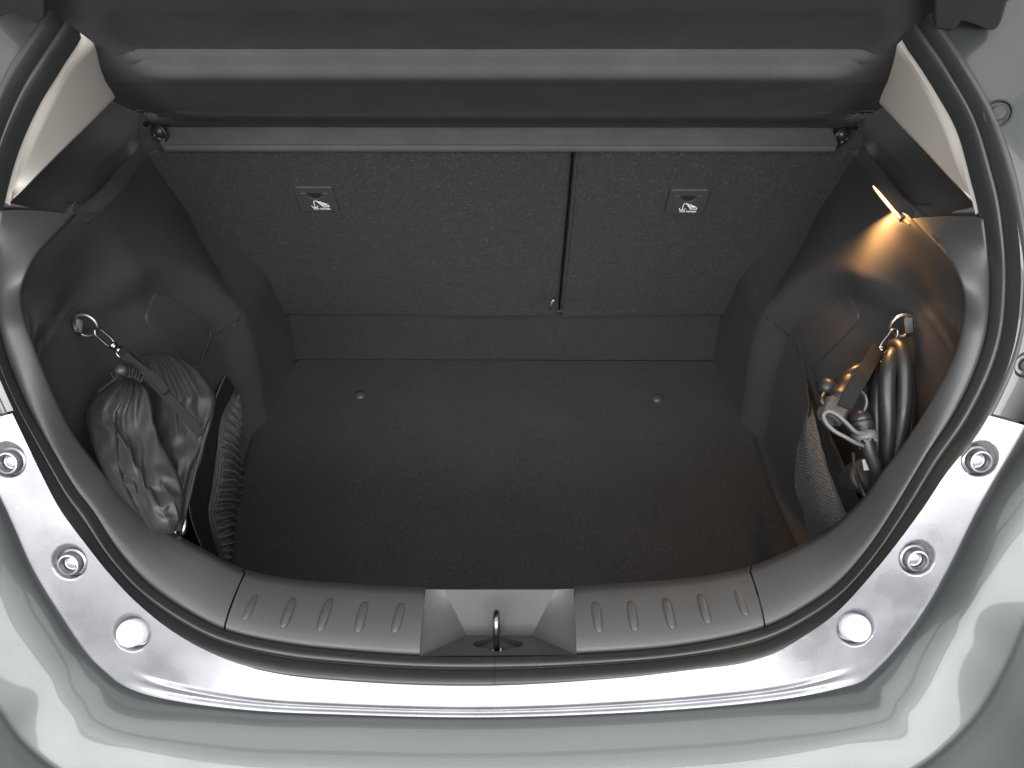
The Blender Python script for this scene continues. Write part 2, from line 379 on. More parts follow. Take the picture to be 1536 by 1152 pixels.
# raised ribs on the sill
RIBS = [(387, 885, 368, 931), (442, 895, 425, 943), (497, 896, 480, 948), (549, 901, 537, 950), (604, 903, 592, 951), (892, 901, 899, 950), (945, 900, 952, 948), (997, 896, 1009, 945), (1049, 890, 1062, 936), (1102, 880, 1119, 925)]
def sill_pt(x, y):
    q = math.degrees(math.atan2(x-CX, y-CY)); r = math.hypot(x-CX, y-CY)
    bi = radial(T_IN, np.array([q]))[0]; bo = radial(T_OUT, np.array([q]))[0]
    ri, ro = math.hypot(bi[0]-CX, bi[1]-CY), math.hypot(bo[0]-CX, bo[1]-CY)
    t = min(1, max(0, (r-ri)/(ro-ri)))
    return hit(bi[0], bi[1], ring_F(.089))*(1-t)+hit(bo[0], bo[1], ring_F(0.))*t+NRM*np.interp(t, [0, .06, .2, .45, .7, .88, 1], [0, .003, .0055, .0075, .0065, .003, -.006])
for x0, y0, x1, y1 in RIBS:
    G = []; ln = 22
    pp = [sill_pt(x0+(x1-x0)*t, y0+(y1-y0)*t) for t in np.linspace(0, 1, ln)]
    for i, p in enumerate(pp):
        t = i/(ln-1); w = .0064*math.sqrt(max(0, 1-(2*t-1)**4))+1e-5; hh = .0056*math.sqrt(max(0, 1-abs(2*t-1)**2.5))
        G.append([p+np.array([math.cos(a)*w, 0, 0])+NRM*(math.sin(a)*hh-.0012) for a in np.linspace(0, math.pi, 13)])
    MB().grid(G).build('rib', M['ring'], sill_l if x0 < 745 else sill_r)

# ---- weather seal: lip, groove, bulb
q = np.linspace(-128, 128, 420)
C = row(T_OUT, q, 0.); S = row(S_OUT, q, -.038)
prof = [(-.02, -.012), (0, -.002), (.05, .006), (.14, .0095), (.25, .009), (.33, .004), (.36, -.001), (.385, -.002), (.41, .002), (.46, .009), (.58, .0135), (.72, .0145), (.85, .012), (.95, .005), (1, -.004), (1.0, -.014)]
seal_o = part(MB().grid([C*(1-t)+S*t+NRM*hh for t, hh in prof]), 'weather_seal', M['rubber'])
# the joint of the seal and the stitched line in its groove
st = MB()
for i in range(40, len(q)-40):
    if (i % 1) == 0:
        for dt in (.33, .83):
            j = min(i+1, len(q)-1); a_ = (C[i]*(1-.375)+S[i]*.375); b_ = (C[j]*(1-.375)+S[j]*.375)
            p = a_*(1-dt)+b_*dt+NRM*.0012
            d = nrm(b_-a_); st.tube([p-d*.0011, p+d*.0011], .0007, 5, False)
st.build('seal_stitching', M['rubber'], seal_o)['kind'] = 'stuff'
i0 = np.argmin(abs(q))
MB().grid([[ (C[i0]*(1-t)+S[i0]*t+NRM*(hh+.0006))+np.array([dx, 0, 0]) for t, hh in prof[1:15]] for dx in (-.0007, .0007)]).build('seal_joint', M['black'], seal_o)

# ---- body flange round the opening with recessed bolt seats
bolts = [(102, 843, 'bolt'), (1377, 837, 'bolt'), (10, 690, 'bolt'), (1472, 688, 'bolt'), (196, 950, 'cap'), (1285, 942, 'cap')]
A_FL = -.052
def fl_prof(t): return -.046+(-.062+.046)*t
bpos = [hit(x, y, ring_F(fl_prof(.5))) for x, y, k in bolts]
def flange_rows(q, n, flare=True):
    pi = radial(S_OUT, q); po = radial(F_OUT, q); rows = []
    ts = np.linspace(-.06, 1, n)
    for t in ts:
        px = pi*(1-t)+po*t
        rows.append(ring_hits(px, fl_prof(t)))
    rows = np.array(rows)
    for p0, (x, y, kd) in zip(bpos, bolts):
        v = rows-p0; hgt = v@NRM; dd = np.linalg.norm(v-hgt[..., None]*NRM, axis=-1)
        R0 = .0198 if kd == 'cap' else .0182
        rows -= NRM*(.013*(1-sstep(R0-.0012, R0+.0012, dd)))[..., None]
    # soft step near the outer edge: a raised lip, then the fold down
    for i, t in enumerate(ts):
        rows[i] += NRM*(.003*sstep(.66, .74, t)-.0022*sstep(.76, .82, t)+.002*sstep(.86, .93, t))*(1-sstep(34, 44, abs(q)))[:, None]
    lip = [rows[-1]+NRM*(-.002)+0*rows[-1]]
    od = np.array([outdir(s) for s in q])
    lip = [rows[-1]+od*.0016-NRM*.0012, rows[-1]+od*.0022-NRM*.004, rows[-1]+od*.002-NRM*.018]
    return list(rows)+lip
QF = 74.6
fl = MB().grid(flange_rows(np.linspace(-QF, QF, 900), 46))
fl_o = part(fl, 'body_flange', M['paint_in_lit'])
for p0, (x, y, kd) in zip(bpos, bolts):
    seat = p0-NRM*.013
    if kd == 'cap':
        MB().lathe([(.0001, .0195), (.008, .0193), (.0130, .0188), (.0150, .0175), (.0157, .015), (.0158, -.002)], seat, NRM, 40).build('rubber_buffer', M['cap'], car)
    else:
        c = MB().lathe([(.0162, -.001), (.0162, .003), (.014, .0045), (.013, .012), (.0122, .0135), (.0105, .0138), (.0092, .012), (.0088, .004), (.006, .003), (.0058, .0065), (.003, .0072), (.0001, .0072)], seat, nrm((0, -.8, .6)), 40)
        c.build('bolt', M['steel'], car, angle=35)

# ---- side panels beside the opening above the flange (behind the tail lamps)
def side_panel(q0, q1, nm):
    q = np.linspace(q0, q1, 90); pi = radial(S_OUT, q)
    rows = []
    for t, a, hh in ((-.05, -.040, 0), (0, -.043, 0), (.1, -.044, 0), (.25, -.047, 0), (.4, -.052, 0), (.6, -.06, 0), (1, -.08, 0), (1.6, -.12, 0)):
        px = np.stack([CX+(pi[:, 0]-CX)*(1+.22*t), CY+(pi[:, 1]-CY)*(1+.22*t)], 1)
        rows.append(ring_hits(px, a)+NRM*hh)
    return rows
for s in (-1, 1):
    qs = sorted((s*74.9, s*124))
    part(MB().grid(side_panel(qs[0], qs[1], '')), 'lamp_mounting_panel', M['grey_panel'])
for x, y in ((1497, 170), (1541, 548)):
    p0 = hit(x, y, ring_F(-.047)); n = nrm((-.35, -.75, .5))
    MB().lathe([(.0145, -.004), (.0145, .002), (.0125, .003), (.0118, -.001), (.0075, -.002), (.007, .004), (.004, .0045), (.0001, .0045)], p0, n, 36).build('bolt', M['black'], car, angle=35)

# ---- rear bumper
q = np.linspace(-80, 80, 300)
pi = radial(F_OUT, q); po = radial(B_OUT, q)
rows = []
od = np.array([outdir(s) for s in q])
f0 = ring_hits(pi, -.062)
rows.append(f0+od*.001-NRM*.03)
for t in np.linspace(0, 1, 26):
    px = pi*(1-t)+po*t
    base = ring_hits(px, -.070-.066*t**.72)
    rows.append(base-NRM*(.009*(1-sstep(-.1, .5, t))))
dv = rows[-1]-rows[-4]; dv = dv/np.linalg.norm(dv, axis=1)[:, None]
for ang, st_ in ((14, .003), (24, .003), (16, .004), (9, .02), (10, .08), (14, .10), (20, .2)):
    a = math.radians(ang); rows.append(rows[-1]+dv*st_*math.cos(a)-NRM*st_*math.sin(a))
part(MB().grid(rows), 'rear_bumper', M['paint'])

# ---- side walls (boot lining): mesh
ys = np.linspace(.05, .93, 170); zs = np.linspace(-.30, .335, 130)
walls = {}
for s in (-1, 1):
    YY, ZZ = np.meshgrid(ys, zs)
    qa = np.linspace(40, 93, 80); Be = inner_edge(qa*s); oz = np.maximum.accumulate(Be[:, 2]+1e-6*np.arange(80))
    Bt = inner_edge(np.linspace(88, QE[s], 30)*s); yt = np.maximum.accumulate(Bt[:, 1]+1e-6*np.arange(30))
    def zt_(Y):
        k = sstep(yt[-1]-.01, yt[-1]+.05, Y); return (np.interp(Y, yt, Bt[:, 2])+.0015)*(1-k)+(z_ledge(Y)+.005)*k
    U_ = (YY-ys[0])/(ys[-1]-ys[0]); V_ = (ZZ-zs[0])/(zs[-1]-zs[0])
    for _ in range(6):
        ZZ = -.30+(zt_(YY)+.30)*V_
        ym = np.interp(ZZ, oz, Be[:, 1], left=.058)+.004; YY = ym+U_*(ys[-1]-ym)
    WW = W(YY.ravel(), ZZ.ravel()).reshape(YY.shape)
    bx = np.interp(ZZ, oz, abs(Be[:, 0])); ymf = np.interp(ZZ, oz, Be[:, 1], left=.058)+.004
    gap = np.maximum(0, bx+.0035-W(ymf.ravel(), ZZ.ravel()).reshape(YY.shape)); WW = WW+gap*np.exp(-np.maximum(0, YY-ymf)/.06)
    G = np.stack([s*WW, YY, ZZ], -1)
    walls[s] = part(MB().grid(G), 'side_trim', M['wall'])
# access panels
PANEL = {1: [(1197, 507), (1206, 491), (1235, 467), (1261, 447), (1268, 445), (1274, 447), (1282, 458), (1289, 472), (1288, 480), (1281, 488), (1255, 516), (1224, 546), (1219, 548), (1215, 545), (1206, 530)],
         -1: [(233, 441), (240, 440), (250, 443), (280, 464), (308, 485), (313, 492), (315, 501), (310, 518), (303, 537), (297, 543), (289, 543), (258, 518), (227, 494), (220, 485), (218, 474), (224, 455)]}
for s in (-1, 1):
    Q = np.array([hit(x, y, wall_F(s))[1:] for x, y in PANEL[s]]); cen = Q.mean(0)
    ring_ = spline(np.vstack([Q, Q[:1]]), 73)[:-1]
    G = []
    for r, off in ((0.0, .0016), (.3, .0016), (.6, .0016), (.85, .0016), (.95, .0016), (.975, .0014), (.99, .0004), (1., -.0025)):
        R_ = cen+(ring_-cen)*max(r, 1e-4); w = W(R_[:, 0], R_[:, 1])-off
        G.append(np.stack([s*w, R_[:, 0], R_[:, 1]], 1))
    po = MB().grid(G, True).build('access_panel', M['wall'], walls[s])
    R_ = np.vstack([ring_, ring_[:1]]); MB().tube(np.stack([s*(W(R_[:, 0], R_[:, 1])-.0008), R_[:, 0], R_[:, 1]], 1), .0011, 6, False).build('gap_highlight_bead', M['ring'], walls[s])  # bead added along the panel gap to draw its light-catching edge

# ---- shelf ledges above the walls
def ledge(s):
    G = []; yy = np.linspace(.40, .95, 70); zl = z_ledge(yy); xl_ = W(yy, zl)
    for (dx, dz, sl) in ((.03, -.006, 0), (.003, -.003, 0), (0, 0, 0), (.0006, .004, 0), (.004, .0075, 0), (.016, .0125, 0), (.020, .0135, 0), (.0225, .0125, 0), (.024, -.006, 1), (.044, -.004, 1), (.046, .016, 0), (.050, .020, 0), (.085, .030, 0), (.10, .06, 0), (.13, .22, 0)):
        slot = sstep(.445, .455, yy)*(1-sstep(.72, .74, yy)) if sl else 1.
        zz = zl+(dz*slot+.014*(1-slot) if sl else dz)
        G.append(np.stack([s*(xl_+dx), yy, zz], 1))
    return MB().grid(G)
for s in (-1, 1):
    lo = part(ledge(s), 'shelf_ledge', M['plastic'])
    qe = np.array([s*QE[s]]); B1 = inner_edge(qe)[0]; C1 = row(T_OUT, qe, 0.)[0]
    K1 = np.array([B1*(1-a)+C1*a+NRM*np.interp(a, [0, .06, .2, .45, .7, .88, 1], [0, .003, .0055, .0075, .0065, .003, -.006]) for a in np.linspace(0, 1, 20)])
    MB().grid([K1+np.array([s*.075, .09, -.05])*t for t in np.linspace(0, 1, 6)]).build('ledge_corner', M['ring'], lo)

# ---- beige pillar trims
PIL = {1: dict(out=[(1479, 312), (1476, 300), (1467, 267), (1444, 187), (1411, 127), (1391, 95), (1360, 50)], mid=[(1464, 306), (1455, 292), (1437, 250), (1416, 190), (1389, 132), (1374, 104), (1340, 60)], low=[(1455, 298), (1444, 286), (1420, 261), (1385, 223), (1350, 187), (1322, 157), (1280, 112)]),
       -1: dict(out=[(-2, 298), (1, 280), (20, 213), (50, 147), (77, 103), (88, 85), (125, 40)], mid=[(10, 298), (20, 282), (40, 240), (66, 180), (92, 125), (106, 100), (145, 60)], low=[(20, 297), (30, 288), (60, 258), (98, 220), (136, 183), (172, 147), (215, 105)])}
for s in (-1, 1):
    d = PIL[s]; n = 60
    o_ = np.array([hit(p[0], p[1], ring_F(.012)) for p in spline(d['out'], n)])
    m_ = np.array([hit(p[0], p[1], ring_F(.055)) for p in spline(d['mid'], n)])
    lowp = spline(d['low'], n)
    l_ = np.array([on_x(p[0], p[1], s*.553) for p in lowp])
    G = [o_-NRM*.02, o_-NRM*.002, o_+NRM*.002]
    for t in (.25, .5, .75): G.append(o_*(1-t)+m_*t+NRM*.004*math.sin(math.pi*t)+NRM*.002)
    for t in np.linspace(0, 1, 14): G.append(m_*(1-t)+l_*t)
    G.append(l_+np.array([s*.004, .001, -.004])); G.append(l_+np.array([s*.05, .012, -.012]))
    part(MB().grid(G), 'pillar_trim', M['beige'])

# ---- boot well: floor pan, step behind the seats
ZF = -.27
well = part(MB().grid([[(x, y, ZF-.006) for x in (-.62, .62)] for y in (.04, .93)]), 'boot_well', M['plastic'], smooth=False)
well_front = MB().grid([[(x, .052, z) for x in (-.6, .6)] for z in (-.3, -.085)])
well_front.build('rear_wall', M['plastic'], well, smooth=False)

# step panel (carpeted) between floor and seats
def step_panel():
    top = [on_plane(x, y, (0, .845, -.16), nrm((0, 1, .35))) for x, y in ((437, 474), (1092, 480))]
    n = nrm((0, -1, .18)); mb = MB()
    zt = -.155; G = []
    xl, xr = -.482, .488
    prof = [(0.0, 0), (.02, 0), (.3, 0), (.8, 0), (.93, 0), (.965, -.001), (.985, -.004), (1, -.010)]
    xs = np.concatenate([[0, .004, .010, .018], np.linspace(.03, .97, 40), [.982, .990, .996, 1]])
    for t, dn_ in prof:
        z = ZF+(zt-ZF)*t; y = .832+.022*t
        r = []
        for u in xs:
            e = min(u, 1-u); dd = dn_-.010*max(0, 1-e/.018)**2
            zz = z-(.012*max(0, 1-e/.02)**2)*t
            r.append((xl+(xr-xl)*u, y-dd, zz))
        G.append(r)
    G.append([(p[0], p[1]+.05, p[2]-.001) for p in G[-1]])
    return mb.grid(G)
step_o = step_panel().build('step_panel', M['carpet'], well)
# hard rim along the top of the step
pth = [(-.49, .85, -.20), (-.487, .852, -.166), (-.478, .8535, -.1525), (-.46, .854, -.150), (0, .856, -.1495), (.466, .854, -.150), (.484, .8535, -.1525), (.493, .852, -.166), (.496, .85, -.20)]
MB().tube(spline(pth, 120), .0035, 8).build('step_rim', M['plastic'], well)
# black sheet standing in for the unlit cavity behind everything
MB().grid([[(x, .955, z) for x in (-.7, .7)] for z in (-.32, .5)]).build('dark_backing', M['black'], well, smooth=False)
# seat bracket showing in the gap under the seats
c = D(829, 456, 1.545)
mb = MB().tube(spline([c+np.array([-.004, 0, -.012]), c+np.array([-.003, -.002, .002]), c+np.array([.002, 0, .012])], 12), .0040, 10)
mb.build('seat_bracket', M['steel'], car)

# ================================================================== boot floor mat
floor_t = thing('boot_floor_mat', 'black carpeted floor board lying in the bottom of the boot', 'floor mat', (0, .45, ZF))
edgeL = [(470, 541), (443, 543), (436, 552), (400, 600), (368, 690), (350, 780), (345, 860), (345, 960)]
edgeR = [(1060, 544), (1085, 546), (1092, 556), (1115, 600), (1140, 680), (1165, 750), (1195, 815), (1225, 880)]
eL = [on_z(x, y, ZF) for x, y in edgeL]; eR = [on_z(x, y, ZF) for x, y in edgeR]
pl = spline([p[:2] for p in eL], 70); pr = spline([p[:2] for p in eR], 70)
G = []
us = np.concatenate([[0, .002, .005, .009, .015], np.linspace(.03, .97, 50), [.985, .991, .995, .998, 1]])
for i in range(70):
    r = []
    for u in us:
        e = min(u, 1-u); z = ZF+.004-.006*max(0, 1-e/.009)**2
        x = pl[i][0]*(1-u)+pr[i][0]*u; y = pl[i][1]*(1-u)+pr[i][1]*u
        z += .0012*noise.noise(Vector((x*7, y*7, 0)))+.0006*noise.noise(Vector((x*23, y*23, 4)))
        r.append((x, max(y, .056), z))
    G.append(r)
MB().grid(G).build('carpet', M['carpet'], floor_t)
for x, y in ((540, 592), (986, 597)):
    p = on_z(x, y, ZF+.006)
    MB().lathe([(.0001, .0035), (.006, .003), (.010, .0012), (.0112, -.003)], p, (0, 0, 1), 26).build('stud', M['plastic'], floor_t)

# ================================================================== rear seatbacks
SN = nrm((0, -1, -.31)); SU = nrm((0, -.31, 1)); S0 = np.array([0, .84, -.15])
def seat_pt(x, s, h=0.): return S0+np.array([x, 0, 0])+SU*s+SN*h
def seat_xy(px, py):
    p = on_plane(px, py, S0, SN); v = p-S0; return v[0], v@SU
def seatback(x0, x1, label, seed):
    t = thing('rear_seatback', label, 'car seat', tuple(seat_pt((x0+x1)/2, -.02)), 'folding rear seatbacks')
    xs = np.linspace(0, 1, 90); ss = np.linspace(0, 1, 70); H = .515; G = []
    wx = x1-x0
    for j in ss:
        r = []
        for i in xs:
            x = x0+wx*i; s = -.02+H*j
            ex = min(i, 1-i)*wx; ey = min(j, 1-j)*H
            h = -.018*max(0, 1-ex/.008)**2.4-.03*max(0, 1-ey/.035)**2.2
            h += .0035*noise.noise(Vector((x*5, s*5, seed)))+.0015*noise.noise(Vector((x*16, s*16, seed)))
            h += .006*math.exp(-((s-.012)/.012)**2)*sstep(.3, .9, i if seed < 2 else 1-i)
            r.append(seat_pt(x, s, h))
        G.append(r)
    back = [[p-SN*.07 for p in (G[0][0], G[0][-1])], [p-SN*.07 for p in (G[-1][0], G[-1][-1])]]
    mb = MB().grid(G)
    loop = [G[0][c] for c in range(len(xs))]+[G[r][-1] for r in range(1, len(ss))]+[G[-1][c] for c in range(len(xs)-2, -1, -1)]+[G[r][0] for r in range(len(ss)-2, 0, -1)]
    mb.grid([loop, [p-SN*.06 for p in loop]], True)
    mb.build('backrest', M['seat'], t); return t
xg = seat_xy(846, 400)[0]
seat_l = seatback(-.585, xg-.002, 'wide charcoal felt rear seatback on the left of the seat split', 1)
seat_r = seatback(xg+.002, .585, 'narrow charcoal felt rear seatback on the right of the seat split', 3)
# piping strip along the split
mb = MB().ribbon([seat_pt(xg+.0045, .03+.02*i, -.001) for i in range(24)], (1, 0, 0), .004, .003); mb.build('edge_piping', M['seat'], seat_r)

def tether(px, py, seat):
    cx, cs = seat_xy(px, py); w, hgt = .0335, .030
    def P(u, v, h): return seat_pt(cx+u, cs+v, h+.003)
    def plate(outline, h0, h1, name, m, bev=.0012):
        mb = MB(); mb.poly([P(u, v, h1) for u, v in outline]); n = len(outline)
        mb.grid([[P(u, v, h0) for u, v in outline], [P(u, v, h1) for u, v in outline]], True)
        return mb.build(name, m, seat, smooth=False, bevel=bev)
    def rrect(x0, x1, y0, y1, r, k=5):
        o = []
        for cx_, cy_, a0 in ((x1-r, y1-r, 0), (x0+r, y1-r, 90), (x0+r, y0+r, 180), (x1-r, y0+r, 270)):
            for i in range(k+1):
                a = math.radians(a0+90*i/k); o.append((cx_+r*math.cos(a), cy_+r*math.sin(a)))
        return o
    base = plate(rrect(-w, w, -hgt, hgt, .006), -.004, .0022, 'tether_cover', M['plastic'], .0014)
    # flat black patch painted as the shade inside the finger hole, and flap
    hole = [(-.0125, .0165)]+[(.0125*math.cos(a), .0165+.0125*math.sin(a)*1.0) for a in np.linspace(math.pi, 2*math.pi, 18)]
    flap = [(-.024, -.0285), (.024, -.0285), (.024, .0165), (.0145, .0165)]+[(.0145*math.cos(a), .0165+.0145*math.sin(a)) for a in np.linspace(2*math.pi, math.pi, 18)][1:]+[(-.024, .0165)]
    mb = MB().poly([P(u, v, .0026) for u, v in hole]); ob = mb.build('finger_hole_shade', M['black'], seat, smooth=False); reparent(ob, base)
    mb = MB().poly([P(u, v, .0034) for u, v in flap]); mb.grid([[P(u, v, .0015) for u, v in flap], [P(u, v, .0034) for u, v in flap]], True)
    ob = mb.build('flap', M['plastic'], seat, smooth=False, bevel=.0007); reparent(ob, base)
    # printed symbol: anchor and child seat
    mb = MB()
    def stroke(pts, wd):
        pts = np.array(pts)
        for a, b in zip(pts[:-1], pts[1:]):
            d = nrm(b-a); nn = np.array([-d[1], d[0]])*wd/2
            mb.poly([P(*(a-nn-d*wd*.3), .0042), P(*(b-nn+d*wd*.3), .0042), P(*(b+nn+d*wd*.3), .0042), P(*(a+nn-d*wd*.3), .0042)])
    ox, oy = .004, -.016; k = .00115
    def q_(x, y): return (ox+x*k, oy+y*k)
    stroke([q_(-8, 11), q_(-8.4, -1)], .0013); stroke([q_(-8, 11), q_(-6, 13.5), q_(-4.2, 12)], .0012)
    stroke([q_(-13, 2), q_(-11.5, -1), q_(-8.4, -2), q_(-5.2, -1), q_(-3.6, 2)], .0015)
    stroke([q_(-4, 13.5), q_(4, 1.2), q_(4.6, .0), q_(13, .3), q_(13.4, 3)], .0014)
    stroke([q_(-1.6, 12.2), q_(5.5, 2.8), q_(13, 3.8)], .0013)
    mb.poly([P(*q_(.5, 11.6), .0042), P(*q_(6.5, 4.6), .0042), P(*q_(11.5, 5.4), .0042), P(*q_(10.6, 7.2), .0042), P(*q_(7.4, 7.6), .0042), P(*q_(6.4, 9.4), .0042), P(*q_(4.0, 9.6), .0042), P(*q_(2.6, 11.6), .0042)])
    ob = mb.build('tether_symbol', M['white'], seat, smooth=False, weld=False); reparent(ob, base)
    cu = bpy.data.curves.new('tether_text', 'FONT'); cu.body = 'TOP TETHER'; cu.size = .0052; cu.align_x = 'CENTER'; cu.offset = .00012
    to = bpy.data.objects.new('tether_text_source', cu); COL.objects.link(to)
    me = bpy.data.meshes.new_from_object(to.evaluated_get(bpy.context.evaluated_depsgraph_get())); bpy.data.objects.remove(to)
    for v in me.vertices: v.co = Vector(P(ox+.0015+v.co.x, oy-.0072+v.co.y, .0042))
    me.materials.clear(); me.materials.append(M['white'])
    ob = bpy.data.objects.new('tether_text', me); COL.objects.link(ob); adopt(ob, base)
def reparent(o, p):
    o.parent = p; o.location = -base_of(p)
tether(475, 296, seat_l); tether(1030, 300, seat_r)

# ================================================================== parcel shelf (tilted up)
SLOPE = math.radians(41); TO = np.array([0, .705, .335]); TD = np.array([0, -math.cos(SLOPE), math.sin(SLOPE)]); TN = np.array([0, -math.sin(SLOPE), -math.cos(SLOPE)])
def sh_pt(x, t, d=0): return TO+np.array([x, 0, 0])+TD*t+TN*d
def sh_xy(px, py):
    v = on_plane(px, py, TO, TN)-TO; return v[0], v@TD
shelf = thing('parcel_shelf', 'black felt parcel shelf tilted up above the rear seatbacks', 'parcel shelf', tuple(sh_pt(0, 0)))
SL = [sh_xy(x, y) for x, y in ((245, 226), (244, 214), (250, 200), (246, 188), (236, 182), (213, 163), (173, 143), (110, 97), (50, 53), (30, 35), (-20, -3), (-80, -55))]
SR = [sh_xy(x, y) for x, y in ((1252, 230), (1253, 218), (1246, 203), (1252, 192), (1262, 190), (1281, 180), (1321, 152), (1377, 107), (1431, 63), (1442, 50), (1490, 8), (1560, -55))]
PANP = [sh_xy(x, y) for x, y in ((120, -60), (132, 0), (145, 35), (165, 55), (180, 66), (200, 95), (235, 130), (265, 152), (290, 163), (320, 166), (768, 169), (1190, 172), (1215, 168), (1235, 155), (1265, 122), (1298, 90), (1312, 75), (1335, 50), (1346, 20), (1350, 0), (1360, -60))]
def tpy(y): return sh_xy(768, y)[1]
PIN = [(228, .674), (226.5, .678), (224, .682), (221, .6855), (215, .692), (200, .709), (191, .720), (188, .7235), (185.5, .7245), (183, .720), (176, .690), (169, .650), (165, .634), (158, .620), (112, .513), (108, .505), (105, .502), (102, .503), (96, .507), (88, .5125), (85, .5135), (82, .5125), (80, .5125), (77, .515), (72, .5195), (69.5, .5215), (67, .5205), (63, .515), (0, .425), (-55, .36)]
POUT = PIN[:12]+[(165, .637), (112, .54), (60, .49), (0, .425), (-55, .36)]
tl = np.array([p[1] for p in SL]); xl = np.array([p[0] for p in SL]); tr = np.array([p[1] for p in SR]); xr = np.array([p[0] for p in SR])
oL, oR = np.argsort(tl), np.argsort(tr)
pys = np.concatenate([np.linspace(228, 183, 36), np.linspace(182, 160, 18), np.linspace(158, 114, 14), np.linspace(113, 60, 50), np.linspace(58, -55, 30)])
us = np.concatenate([[0, .002, .005, .01], np.linspace(.016, .984, 150), [.99, .995, .998, 1]])
def prof_at(tab, y): return np.interp(-y, [-k[0] for k in tab], [k[1] for k in tab])
def centre(y, Y):
    d_ = ray(768, y); return CAM+d_*((Y-CAM[1])/d_[1])
G = []
for y in pys:
    t = tpy(y); a = np.interp(t, tl[oL], xl[oL]); b_ = np.interp(t, tr[oR], xr[oR])
    dpl = (sh_pt(0, t)-CAM)@ROT[2]
    X = a+(b_-a)*us; dsd = sdf(np.stack([X, np.full(len(us), t)], 1), PANP)
    m_ = (1-sstep(-.030, .010, dsd)) if y < 160 else np.ones(len(us))
    ci = centre(y, prof_at(PIN, y)); co = centre(y, prof_at(POUT, y)); r = []
    for k in range(len(us)):
        c = co*(1-m_[k])+ci*m_[k]; rt = ((c-CAM)@ROT[2])/dpl
        sk = -.042*sstep(0, .06, dsd[k])*float(1-sstep(160, 178, y)) - .003*float(sstep(-.010, 0, dsd[k]))*float(1-sstep(160, 178, y))
        sk += .0012*noise.noise(Vector((X[k]*8, t*8, 7)))
        p_ = np.array([CAM[0]+(X[k]-CAM[0])*rt, c[1], c[2]]); r.append(CAM+(p_-CAM)*(1-1.25*sk/dpl))
    G.append(r)
mb = MB().grid(G); mb.build('shelf_board', M['shelf'], shelf, solid=.010, solid_off=-1)
EAR = {1: [(1400, 60), (1431, 63), (1442, 50), (1452, 52), (1461, 55), (1478, 62), (1489, 63.5), (1497, 59), (1503, 48), (1511, 20), (1517, 0), (1524, -50), (1400, -50)],
       -1: [(70, 45), (50, 53), (30, 35), (18, 38), (4, 43), (-10, 47), (-20, 46), (-27, 38), (-33, 20), (-38, 0), (-44, -50), (70, -50)]}
for s in (-1, 1):
    pts = [sh_pt(*sh_xy(x, y), -.012) for x, y in EAR[s]]; bk = [p-TN*.02 for p in pts]
    mb = MB().poly(pts).poly(bk[::-1]); mb.grid([pts, bk], True); mb.build('shelf_ear', M['shelf'], shelf, smooth=False, bevel=.003)
for x, y, s in ((240, 192, -1), (1262, 197, 1)):
    p = sh_pt(*sh_xy(x, y), .004)
    mb = MB().lathe([(.0001, .011), (.006, .0095), (.0095, .005), (.0105, 0), (.009, -.006), (.005, -.012)], p, TN, 20)
    mb.lathe([(.0145, -.004), (.016, 0), (.0145, .004), (.013, .0)], p+np.array([s*.002, 0, -.004]), nrm((s*.5, -1, 0)), 24)
    mb.tube([p+np.array([-s*.018, 0, .012]), p+np.array([s*.003, -.005, .018]), p+np.array([s*.02, 0, .01])], .004, 8)
    mb.tube([p+np.array([0, 0, -.02]), p+np.array([s*.006, -.004, -.008])], .004, 8)
    mb.build('pivot_clip', M['cable'], shelf)

# ================================================================== lamp in the right wall
w0 = hit(1311, 279, wall_F(1)); w1 = hit(1352, 328, wall_F(1))
lamp = thing('courtesy_lamp', 'small glowing amber courtesy lamp under the right shelf ledge', 'lamp', tuple((w0+w1)/2))
l0 = w0+np.array([-.002, 0, 0]); l1 = w1+np.array([-.002, 0, 0]); n = 16
path = [hit(1311+41*t, 279+49*t, wall_F(1))+np.array([-.0015, 0, 0]) for t in np.linspace(0, 1, n)]
rad = [.0018*math.sqrt(max(0.02, 1-(2*t-1)**2)) for t in np.linspace(0, 1, n)]
MB().tube(path, rad, 10).build('lens', M['lens'], lamp)
frm = []
for sgn, seq in ((1, path), (-1, path[::-1])):
    for p in seq:
        y_, z_ = p[1], p[2]+sgn*.0042; frm.append(np.array([W(y_, z_)[0]-.0008, y_, z_]))
MB().tube(frm+[frm[0]], .0013, 6, False).build('bezel', M['plastic'], lamp)
la = area('lamp_glow', tuple((l0+l1)/2+np.array([-.026, -.010, -.018])), tuple((l0+l1)/2+np.array([.02, -.24, -.26])), .012, .07, .95, (1, .48, .16)); la.data.spread = math.radians(165)
la.parent = lamp; la.location = Vector(la.location)-base_of(lamp)

